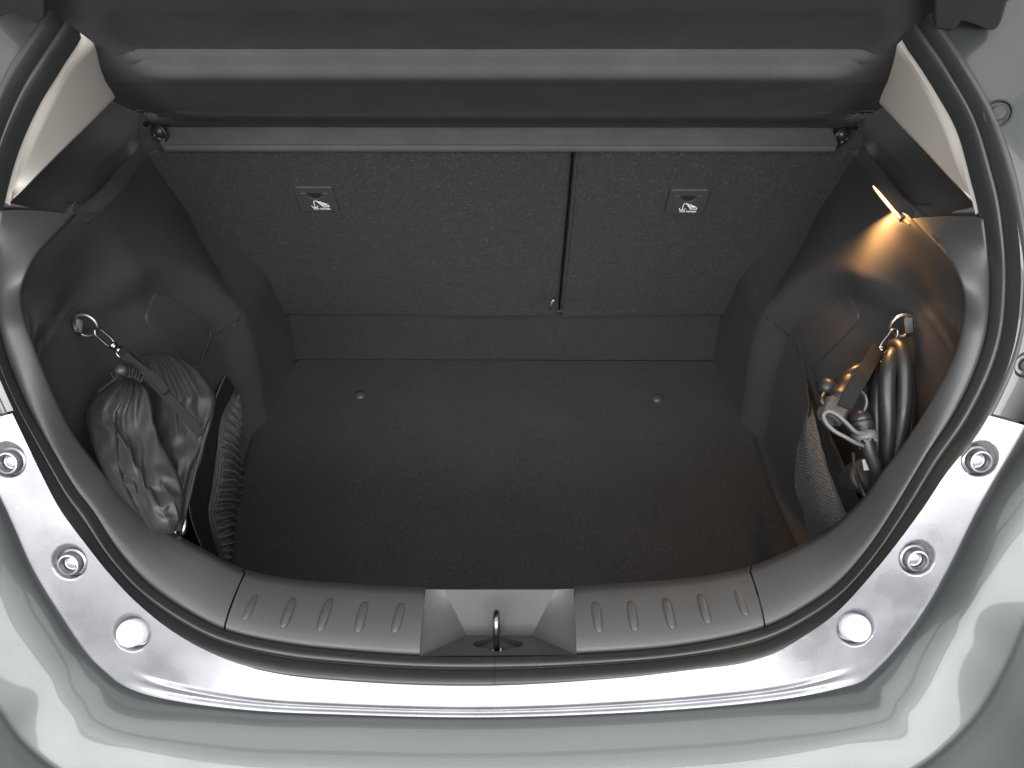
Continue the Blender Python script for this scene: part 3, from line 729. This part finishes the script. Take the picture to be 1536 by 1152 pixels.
# ================================================================== bags on the left
def cloth_pouch(outline, scale, excess, pressure, frames, bend, bulge, seed, nx=46, ny=54):
    """a sewn two-sided cloth bag: the outline is held, the cloth is cut larger than it and blown up a little, so that it creases"""
    O=np.array(outline,float); O=(O-O.mean(0))*scale; O[:,1]*=-1
    y1,y0=O[:,1].max(),O[:,1].min(); ys=np.linspace(y1-.001,y0+.001,ny); n=len(O); rows=[]
    for y in ys:
        xs=[]
        for i in range(n):
            a,b=O[i],O[(i+1)%n]
            if (a[1]-y)*(b[1]-y)<0: xs.append(a[0]+(b[0]-a[0])*(y-a[1])/(b[1]-a[1]))
        rows.append((y,min(xs),max(xs)))
    V=[];rest=[];idx={};pin=[]
    for side in (1,-1):
        for j in range(ny):
            for i in range(nx):
                edge=i in (0,nx-1) or j in (0,ny-1)
                if side==-1 and edge: idx[side,j,i]=idx[1,j,i]; continue
                u=i/(nx-1); y,a,b=rows[j]; x=a+(b-a)*u; idx[side,j,i]=len(V)
                if edge: pin.append(len(V))
                e=math.sqrt(max(0,1-(2*u-1)**2))*math.sqrt(max(0,1-(2*j/(ny-1)-1)**4))
                nz=.004*noise.noise(Vector((x*28,y*20,seed+3*side)))+.0022*noise.noise(Vector((x*70,y*45,seed+3*side)))
                gat=.003*math.sin(u*34+2*noise.noise(Vector((u*3,0,seed))))*max(0,1-j/(ny*.4))
                V.append((x,y,side*(bulge*e)+(nz+gat)*min(1,e*2)))
                gx=1+excess*(1+.8*max(0,1-j/(ny*.45)))
                rest.append((x*gx,y*(1+excess*.75),side*bulge*e))
    F=[]
    for side in (1,-1):
        for j in range(ny-1):
            for i in range(nx-1):
                q=[idx[side,j,i],idx[side,j,i+1],idx[side,j+1,i+1],idx[side,j+1,i]]
                F.append(q if side==1 else q[::-1])
    me=bpy.data.meshes.new('pouch_sim'); me.from_pydata(V,[],F); o=bpy.data.objects.new('pouch_sim',me); COL.objects.link(o)
    o.shape_key_add(name='Basis'); k=o.shape_key_add(name='rest'); k.data.foreach_set('co',np.array(rest).ravel())
    g=o.vertex_groups.new(name='pin'); g.add(pin,1,'REPLACE')
    m=o.modifiers.new('cloth','CLOTH'); s=m.settings
    s.quality=5; s.mass=.15; s.tension_stiffness=20; s.compression_stiffness=20; s.shear_stiffness=8; s.bending_stiffness=bend
    s.use_pressure=True; s.uniform_pressure_force=pressure; s.vertex_group_mass='pin'; s.rest_shape_key=k
    s.effector_weights.gravity=0; s.air_damping=3
    m.collision_settings.use_self_collision=False; m.collision_settings.use_collision=False
    m.point_cache.frame_start=1; m.point_cache.frame_end=frames+1
    for f in range(1,frames+1): scene.frame_set(f)
    ev=o.evaluated_get(bpy.context.evaluated_depsgraph_get()); e=ev.to_mesh()
    P=np.array([v.co[:] for v in e.vertices]); ev.to_mesh_clear(); bpy.data.objects.remove(o); scene.frame_set(1)
    return P,F
def bag(outline, depth0, gx, gy, excess, pressure, bulge, seed, bend=.5):
    c = np.array(outline, float).mean(0); sc_ = depth0/F_PX
    P, Fc = cloth_pouch(outline, sc_, excess, pressure, 34, bend, bulge, seed)
    mb = MB(); mb.f = [tuple(q) for q in Fc]; px = c[0]+P[:, 0]/sc_; py = c[1]-P[:, 1]/sc_
    mb.v = [tuple(D(x, y, depth0+gx*(x-c[0])+gy*(y-c[1])-z)) for x, y, z in zip(px, py, P[:, 2])]
    return mb, np.array(mb.v)[:46*54]
def soften(o):
    m = o.modifiers.new('subdivision', 'SUBSURF'); m.levels = 1; m.render_levels = 1; return o
outB = [(204, 545), (207, 532), (222, 528), (245, 527), (272, 536), (296, 551), (314, 572), (326, 594), (320, 625), (308, 660), (295, 705), (284, 755), (272, 800), (250, 790), (240, 720), (226, 650), (212, 600), (204, 570)]
outA = [(172, 574), (186, 565), (200, 566), (214, 572), (226, 588), (231, 612), (232, 636), (240, 662), (256, 690), (270, 715), (278, 745), (274, 780), (258, 803), (233, 802), (200, 764), (167, 732), (146, 692), (137, 664), (126, 634), (127, 614), (142, 594), (160, 582)]
bagB = thing('nylon_bag', 'dark crumpled nylon bag under the strap, behind the lighter pouch', 'bag', tuple(D(255, 760, 1.09)))
mb, frB = bag(outB, 1.030, -.00020, -.00045, .42, 5., .036, 21, .35); soften(mb.build('bag_cloth', M['nylon'], bagB))
bagA = thing('drawstring_pouch', 'grey black nylon drawstring pouch with gathered neck in the left side bin', 'bag', tuple(D(210, 790, 1.05)))
mb, frA = bag(outA, .990, -.00025, -.00045, .50, 6.5, .045, 3); cloth = soften(mb.build('pouch_cloth', M['nylon'], bagA))
def on_cloth(fr, px, py, lift=.0012):
    v = np.array([px, py]); pr = fr.reshape(-1, 3)-CAM; q = pr@ROT.T; uv = np.stack([768+F_PX*q[:, 0]/q[:, 2], 576+F_PX*q[:, 1]/q[:, 2]], 1); i = np.argsort(((uv-v)**2).sum(1))[:3]
    return D(px, py, q[i, 2].mean()-lift)
MB().tube(spline([on_cloth(frA, x, y) for x, y in ((176, 592), (174, 620), (174, 650), (176, 680), (181, 708), (190, 735), (203, 760), (214, 780))], 60), .0013, 6).build('piped_seam', M['webbing'], bagA)
# gathered neck, toggle and cord
dn = 1.0
G = []
for v in np.linspace(0, 1, 9):
    r = []
    for u in np.linspace(0, 1, 90):
        w_ = 1+.30*v; x = 191+(u-.5)*40*w_; y = 574-8*math.sin(math.pi*u)-15*v+2.5*noise.noise(Vector((u*6, v, 2)))
        wave = math.sin(u*58+1.5*noise.noise(Vector((u*5, 0, 8))))
        r.append(D(x, y, dn-.012-.012*math.sin(math.pi*u)-(.0015+.0032*v)*wave))
    G.append(r)
soften(MB().grid(G).build('gathered_neck', M['nylon'], bagA, solid=.0008))
mb = MB().lathe([(.0001, .011), (.006, .010), (.0085, .005), (.009, 0), (.0085, -.006), (.005, -.009), (.0001, -.009)], D(184, 556, dn-.022), nrm((.3, -.7, .8)), 20)
mb.build('cord_toggle', M['cable'], bagA)
pts = spline([D(186, 559, dn-.02), D(176, 566, dn-.034), D(162, 577, dn-.034), D(148, 588, dn-.026)], 30)
MB().tube(pts, .0021, 7).build('drawstring', M['webbing'], bagA)
# ---- strap with snap hook (left)
def snap_hook(mb, a, b, depth, w=5.5):
    """elongated wire hook between two picture points"""
    A = D(*a, depth); B = D(*b, depth); ax = nrm(B-A); L_ = np.linalg.norm(B-A); sd = nrm(np.cross(ax, ROT[2])); up = -ROT[2]
    hw = w/F_PX*depth
    loop = [A+sd*0-ax*0, A+sd*hw+ax*.12*L_, A+sd*hw*1.05+ax*.3*L_, A+sd*hw+ax*.6*L_, A+sd*hw*.5+ax*.72*L_, A-sd*hw*.5+ax*.72*L_, A-sd*hw+ax*.6*L_, A-sd*hw*1.05+ax*.3*L_, A-sd*hw+ax*.12*L_, A]
    mb.tube(spline(loop, 50), .0021, 8)
    mb.lathe([(.0001, .016), (.003, .016), (.0034, .013), (.0055, .012), (.006, .006), (.0042, .005), (.0042, .001), (.006, 0), (.0058, -.003), (.0001, -.003)], A+ax*.74*L_, ax, 14)
    return A+ax*L_
def dring(mb, c, depth, r_px, tilt=0, rr=.0023, squash=1.):
    C_ = D(*c, depth); R_ = r_px/F_PX*depth; u = ROT[0]; v = nrm(-ROT[1]*math.cos(tilt)-ROT[2]*math.sin(tilt)); n = 40
    mb.tube([C_+R_*(math.cos(a)*u*squash+math.sin(a)*v) for a in np.linspace(0, 2*math.pi, n)], rr, 8, False)
dL = (hit(120, 488, wall_F(-1))-CAM)@ROT[2]-.014
hook_l = thing('tie_down_ring', 'steel tie-down ring on the left wall above the nylon bags', 'ring', tuple(D(112, 492, dL)), 'tie-down rings on the side walls')
mb = MB(); dring(mb, (128, 488), dL-.006, 17.5, .5); mb.build('ring', M['steel'], hook_l)
MB().ribbon([D(98, 486, dL+.022), D(106, 486, dL+.008), D(116, 487, dL-.004), D(121, 490, dL-.004), D(118, 493, dL+.004)], -ROT[1], .020, .004).build('ring_bracket', M['ring'], hook_l, bevel=.001)
strap_l = thing('luggage_strap', 'black webbing strap with a snap hook lying across the nylon bag', 'strap', tuple(D(295, 640, 1.0)))
mb = MB(); end = snap_hook(mb, (142, 494), (181, 528), dL-.012); 
mb.tube(spline([D(173, 520, dL-.014), D(175, 530, dL-.02), D(181, 536, dL-.018), D(188, 531, dL-.014)], 20), .0018, 8); mb.build('snap_hook', M['chrome'], strap_l)
P_ = spline([D(181, 524, 1.01), D(205, 546, .995), D(235, 577, .982), D(262, 606, .977), D(285, 632, .976), D(303, 652, .98)], 50)
wd = nrm(ROT[0]*.72+(-ROT[1])*.70)
MB().ribbon(P_, wd, .0125, .002).build('webbing', M['webbing'], strap_l)
P_ = spline([D(186, 532, .99), D(212, 553, .983), D(236, 571, .976), D(250, 588, .974)], 30)
MB().ribbon(P_, nrm(ROT[0]*.72+(-ROT[1])*.70), .011, .0018).build('strap_tail', M['webbing'], strap_l)

# ================================================================== nets over the side bins
def net(rows_px, xs, name, label, group, s, mode, mat_):
    t = thing(name, label, 'net', tuple(on_x(*rows_px[-1][3], xs[-1])), group)
    n = 220; R_ = [spline([on_x(x, y, X+dx) for (x, y), dx in zip(pts, dxs)], n) for pts, X, dxs in rows_px_x(rows_px, xs)]
    return t, R_
def rows_px_x(rows, xs):
    return [(r, x, [0]*len(r)) for r, x in zip(rows, xs)]
def interp_rows(R_, m):
    R_ = np.array(R_); out = []
    for c in range(R_.shape[1]): out.append(spline(R_[:, c], m))
    return np.array(out).transpose(1, 0, 2)
def build_net(rows_px, xs, label, s, mode):
    n = 420
    t = thing('cargo_net', label, 'net', tuple(on_x(*rows_px[-1][-2], xs[-1])), 'elastic nets over the side bins')
    R_ = [spline([on_x(x, y, X) for x, y in r], n) for r, X in zip(rows_px, xs)]
    G = interp_rows(R_[:2], 8) if False else np.array([R_[0]*(1-a)+R_[1]*a for a in np.linspace(0, 1, 8)])
    wob = np.array([[.0016*noise.noise(Vector((i*.027, j*.4, 3+s))) for i in range(n)] for j in range(8)])
    G[:, :, 0] += wob
    MB().grid(G).build('net_border', M['webbing'], t, solid=.0018, solid_off=0)
    MB().tube(R_[0], .0013, 7).build('border_cord', M['grey_rubber'] if s < 0 else M['webbing'], t)
    m_ = 230; H = interp_rows(R_[1:], m_); H[0] = R_[1]
    for j in range(m_):
        v = j/(m_-1)
        for i in range(n):
            u = i/(n-1)
            nz = noise.noise(Vector((u*6, v*3, 1.+s)))
            if mode == 'ripple':
                ph = u*46*2*math.pi/2+2.2*nz+1.6*math.sin(v*5)
                a = (.0050+.0015*nz)*sstep(.05, .25, v)*(.35+.65*sstep(.12, .3, u))
                dx = a*math.sin(ph)+.0006*math.sin(v*150+nz*3)
            else:
                cu = u*66+1.2*nz; cv = v*26+.5*(math.floor(cu) % 2)+.6*noise.noise(Vector((u*4, v*4, 9)))
                fu, fv = cu-math.floor(cu), cv-math.floor(cv)
                dome = (1-(2*fu-1)**4)*(1-(2*fv-1)**4)
                k = float(sstep(.02, .12, v))*(.4+.6*math.exp(-((u-.55)/.3)**2))
                dx = .0042*dome*k+.006*nz*v
            H[j, i] += np.array([-s*dx, -.3*dx, .4*dx])
    MB().grid(H).build('net_mesh', M['net'], t)
    return t
build_net([[(338, 563), (331, 578), (322, 602), (311, 645), (300, 690), (288, 725), (283, 745), (286, 775), (300, 815), (314, 852), (330, 880)],
           [(352, 582), (347, 592), (332, 625), (325, 665), (322, 700), (316, 735), (311, 765), (315, 795), (326, 828), (335, 855), (345, 880)],
           [(357, 592), (356, 610), (352, 640), (348, 680), (346, 715), (342, 750), (340, 780), (340, 810), (343, 832), (347, 856), (352, 880)],
           [(362, 606), (363, 630), (359, 660), (361, 690), (366, 715), (365, 735), (361, 765), (358, 790), (353, 820), (348, 860), (352, 882)]],
          [-.500, -.494, -.480, -.497], 'black elastic net rippled over the left side bin beside the pouch', -1, 'ripple')
build_net([[(1210, 563), (1216, 578), (1226, 605), (1240, 642), (1254, 672), (1266, 700), (1277, 726), (1288, 752), (1298, 780)],
           [(1211, 572), (1215, 590), (1221, 618), (1230, 655), (1240, 690), (1250, 720), (1261, 748), (1272, 772), (1284, 800)],
           [(1212, 580), (1214, 602), (1212, 632), (1214, 665), (1218, 700), (1226, 735), (1236, 765), (1248, 790), (1262, 812)],
           [(1211, 584), (1213, 610), (1206, 640), (1199, 668), (1195, 700), (1198, 738), (1206, 772), (1214, 800), (1226, 826)]],
          [.492, .490, .478, .488], 'black snake-textured elastic net bulging over the right side bin beside the cable', 1, 'cells')
# small hook low in the left bin
hk = thing('net_hook', 'small chromed hook at the foot of the left side bin', 'hook', tuple(D(273, 800, 1.03)))
mb = MB().tube(spline([D(275, 762, 1.03), D(276, 772, 1.025), D(277, 785, 1.02), D(274, 800, 1.02), D(267, 806, 1.022)], 30), .0034, 9)
mb.lathe([(.0001, .003), (.005, .003), (.005, -.003), (.0001, -.003)], D(275.5, 774, 1.026), nrm(ROT[1]), 12)
mb.tube(spline([D(253, 801, 1.02), D(258, 796, 1.018), D(263, 799, 1.018), D(262, 806, 1.02)], 20), .0028, 8)
mb.build('hook', M['chrome'], hk)

# ================================================================== charging cable on the right
cable = thing('charging_cable', 'coiled black charging cable with plugs in the right side bin', 'cable', tuple(D(1320, 740, 1.06)))
def cab(pts, r=.0088, nm='cable_loop', n=70): return MB().tube(spline([D(*p) for p in pts], n), r, 16).build(nm, M['cable'], cable)
cab([(1318, 760, 1.04), (1334, 715, 1.02), (1347, 670, 1.005), (1355, 620, .995), (1357, 575, .995), (1355, 540, 1.0), (1350, 522, 1.012), (1340, 520, 1.03), (1325, 545, 1.05), (1310, 600, 1.07)], .0102)
cab([(1325, 760, 1.04), (1331, 700, 1.015), (1332, 640, 1.0), (1330, 590, .995), (1332, 555, .998), (1338, 534, 1.01), (1345, 530, 1.03), (1340, 560, 1.06)], .0102)
cab([(1312, 770, 1.05), (1316, 700, 1.03), (1315, 640, 1.02), (1317, 590, 1.02), (1325, 555, 1.03), (1332, 540, 1.05)], .0092)
cab([(1345, 750, 1.03), (1358, 690, 1.02), (1366, 640, 1.02), (1367, 590, 1.02), (1362, 545, 1.03)], .007)
cab([(1232, 622, 1.07), (1242, 598, 1.05), (1262, 572, 1.04), (1285, 556, 1.04), (1305, 556, 1.06), (1312, 590, 1.08)], .0085)
cab([(1297, 650, .985), (1302, 672, .985), (1312, 698, .99), (1326, 728, 1.0), (1335, 760, 1.01)], .0082)
cab([(1280, 680, 1.07), (1284, 710, 1.06), (1298, 745, 1.04), (1310, 765, 1.04)], .003)
# plug one: dark collar, grey body
axis = nrm(D(1238, 640, 1.0)-D(1270, 580, 1.02)); o = D(1270, 578, 1.015)
MB().lathe([(.0001, -.012), (.010, -.012), (.0125, -.008), (.0135, .004), (.0135, .016), (.015, .018), (.0155, .026), (.0145, .028)], o, axis, 28).build('plug_collar', M['cable'], cable, angle=40)
MB().lathe([(.0145, .028), (.0168, .030), (.0172, .052), (.0160, .056), (.013, .058), (.012, .050), (.0001, .050)], o, axis, 8).build('plug_body', M['plug_grey'], cable, angle=30)
# second plug with ribbed collar above the lower cable
axis = nrm(D(1303, 680, .985)-D(1289, 622, 1.0)); o = D(1289, 626, 1.0)
MB().lathe([(.0001, -.006), (.010, -.006), (.0135, -.003), (.0145, .002), (.0130, .004), (.0130, .006), (.0148, .008), (.0148, .012), (.0132, .014), (.0122, .017), (.0125, .034), (.010, .04), (.0001, .04)], o, axis, 30).build('plug_collar', M['cable'], cable, angle=40)
# grey strap-ring of the dust cap: ring on the cable plus a teardrop loop
mb = MB().lathe([(.0115, -.006), (.0145, -.0055), (.0152, 0), (.0145, .0055), (.0115, .006), (.0108, 0), (.0115, -.006)], D(1296, 655, .984), axis, 32)
for k in range(12):
    a = 2*math.pi*k/12; u = nrm(np.cross(axis, (1, 0, 0))); w = np.cross(axis, u); c = D(1298, 660, .984)+.0128*(math.cos(a)*u+math.sin(a)*w)
    mb.tube([c-axis*.002, c+axis*.004], .0013, 6)
P_ = spline([D(1300, 650, .975), D(1283, 648, .968), D(1268, 634, .965), D(1253, 621, .966), D(1240, 617, .969), D(1234, 623, .971), D(1238, 634, .969), D(1250, 646, .966), D(1266, 655, .965), D(1282, 664, .969), D(1292, 668, .976)], 80)
mb.ribbon(P_, -ROT[2], .009, .0036)
mb.build('cap_strap', M['grey_rubber'], cable)
P_ = spline([D(1290, 588, 1.01), D(1297, 594, 1.0), D(1299, 604, .998), D(1295, 616, 1.0), D(1289, 624, 1.0)], 30)
MB().ribbon(P_, -ROT[2], .006, .0022).build('cap_strap', M['grey_rubber'], cable)
MB().lathe([(.0001, .012), (.006, .0105), (.0105, .006), (.012, 0), (.0125, -.004), (.011, -.006), (.0001, -.006)], D(1240, 581, 1.02), nrm((-.1, -.75, .65)), 26).build('dust_cap', M['cable'], cable)
MB().tube(spline([D(1236, 590, 1.01), D(1232, 600, 1.0), D(1236, 608, 1.0)], 12), .0035, 8).build('cap_tether', M['cable'], cable)
# control box low in the bin with its white label
bc = D(1296, 716, 1.075); mb = MB().lathe([(.0001, .02), (.022, .02), (.025, .016), (.025, -.03)], bc, nrm((-.1, -.5, .85)), 24); mb.build('control_box', M['black'], cable)
lc = [D(1293, 690, 1.035), D(1303, 688, 1.035), D(1305, 705, 1.03), D(1296, 706, 1.03)]
MB().poly(lc).build('paper_label', M['label'], cable, smooth=False, solid=.0006)
# ring, bracket, strap on the right wall
hook_r = thing('tie_down_ring', 'steel tie-down ring on the right wall above the charging cable', 'ring', tuple(D(1365, 492, 1.03)), 'tie-down rings on the side walls')
dR = (hit(1362, 488, wall_F(1))-CAM)@ROT[2]-.016
mb = MB(); dring(mb, (1354, 489), dR, 18, .5, .0024); mb.build('ring', M['steel'], hook_r)
MB().ribbon([D(1382, 486, dR+.022), D(1374, 486, dR+.010), D(1366, 486, dR-.006), D(1360, 489, dR-.006), D(1362, 493, dR+.006)], -ROT[1], .024, .0045).build('ring_bracket', M['ring'], hook_r, bevel=.001)
strap_r = thing('luggage_strap', 'short black webbing strap with a snap hook hanging beside the charging cable', 'strap', tuple(D(1268, 612, 1.0)))
mb = MB(); snap_hook(mb, (1346, 494), (1312, 538), dR-.012, 5.5)
mb.tube(spline([D(1322, 520, dR-.013), D(1327, 532, dR-.016), D(1322, 543, dR-.016), D(1316, 534, dR-.012), D(1319, 526, dR-.012)], 24), .0021, 8)
mb.build('snap_hook', M['chrome'], strap_r)
P_ = spline([D(1318, 522, dR-.014), D(1304, 545, .5*dR+.488), D(1288, 572, .972), D(1275, 594, .97), D(1266, 612, .974)], 40)
MB().ribbon(P_, nrm(ROT[0]*.86-(-ROT[1])*.5), .0185, .0022).build('webbing', M['webbing'], strap_r)
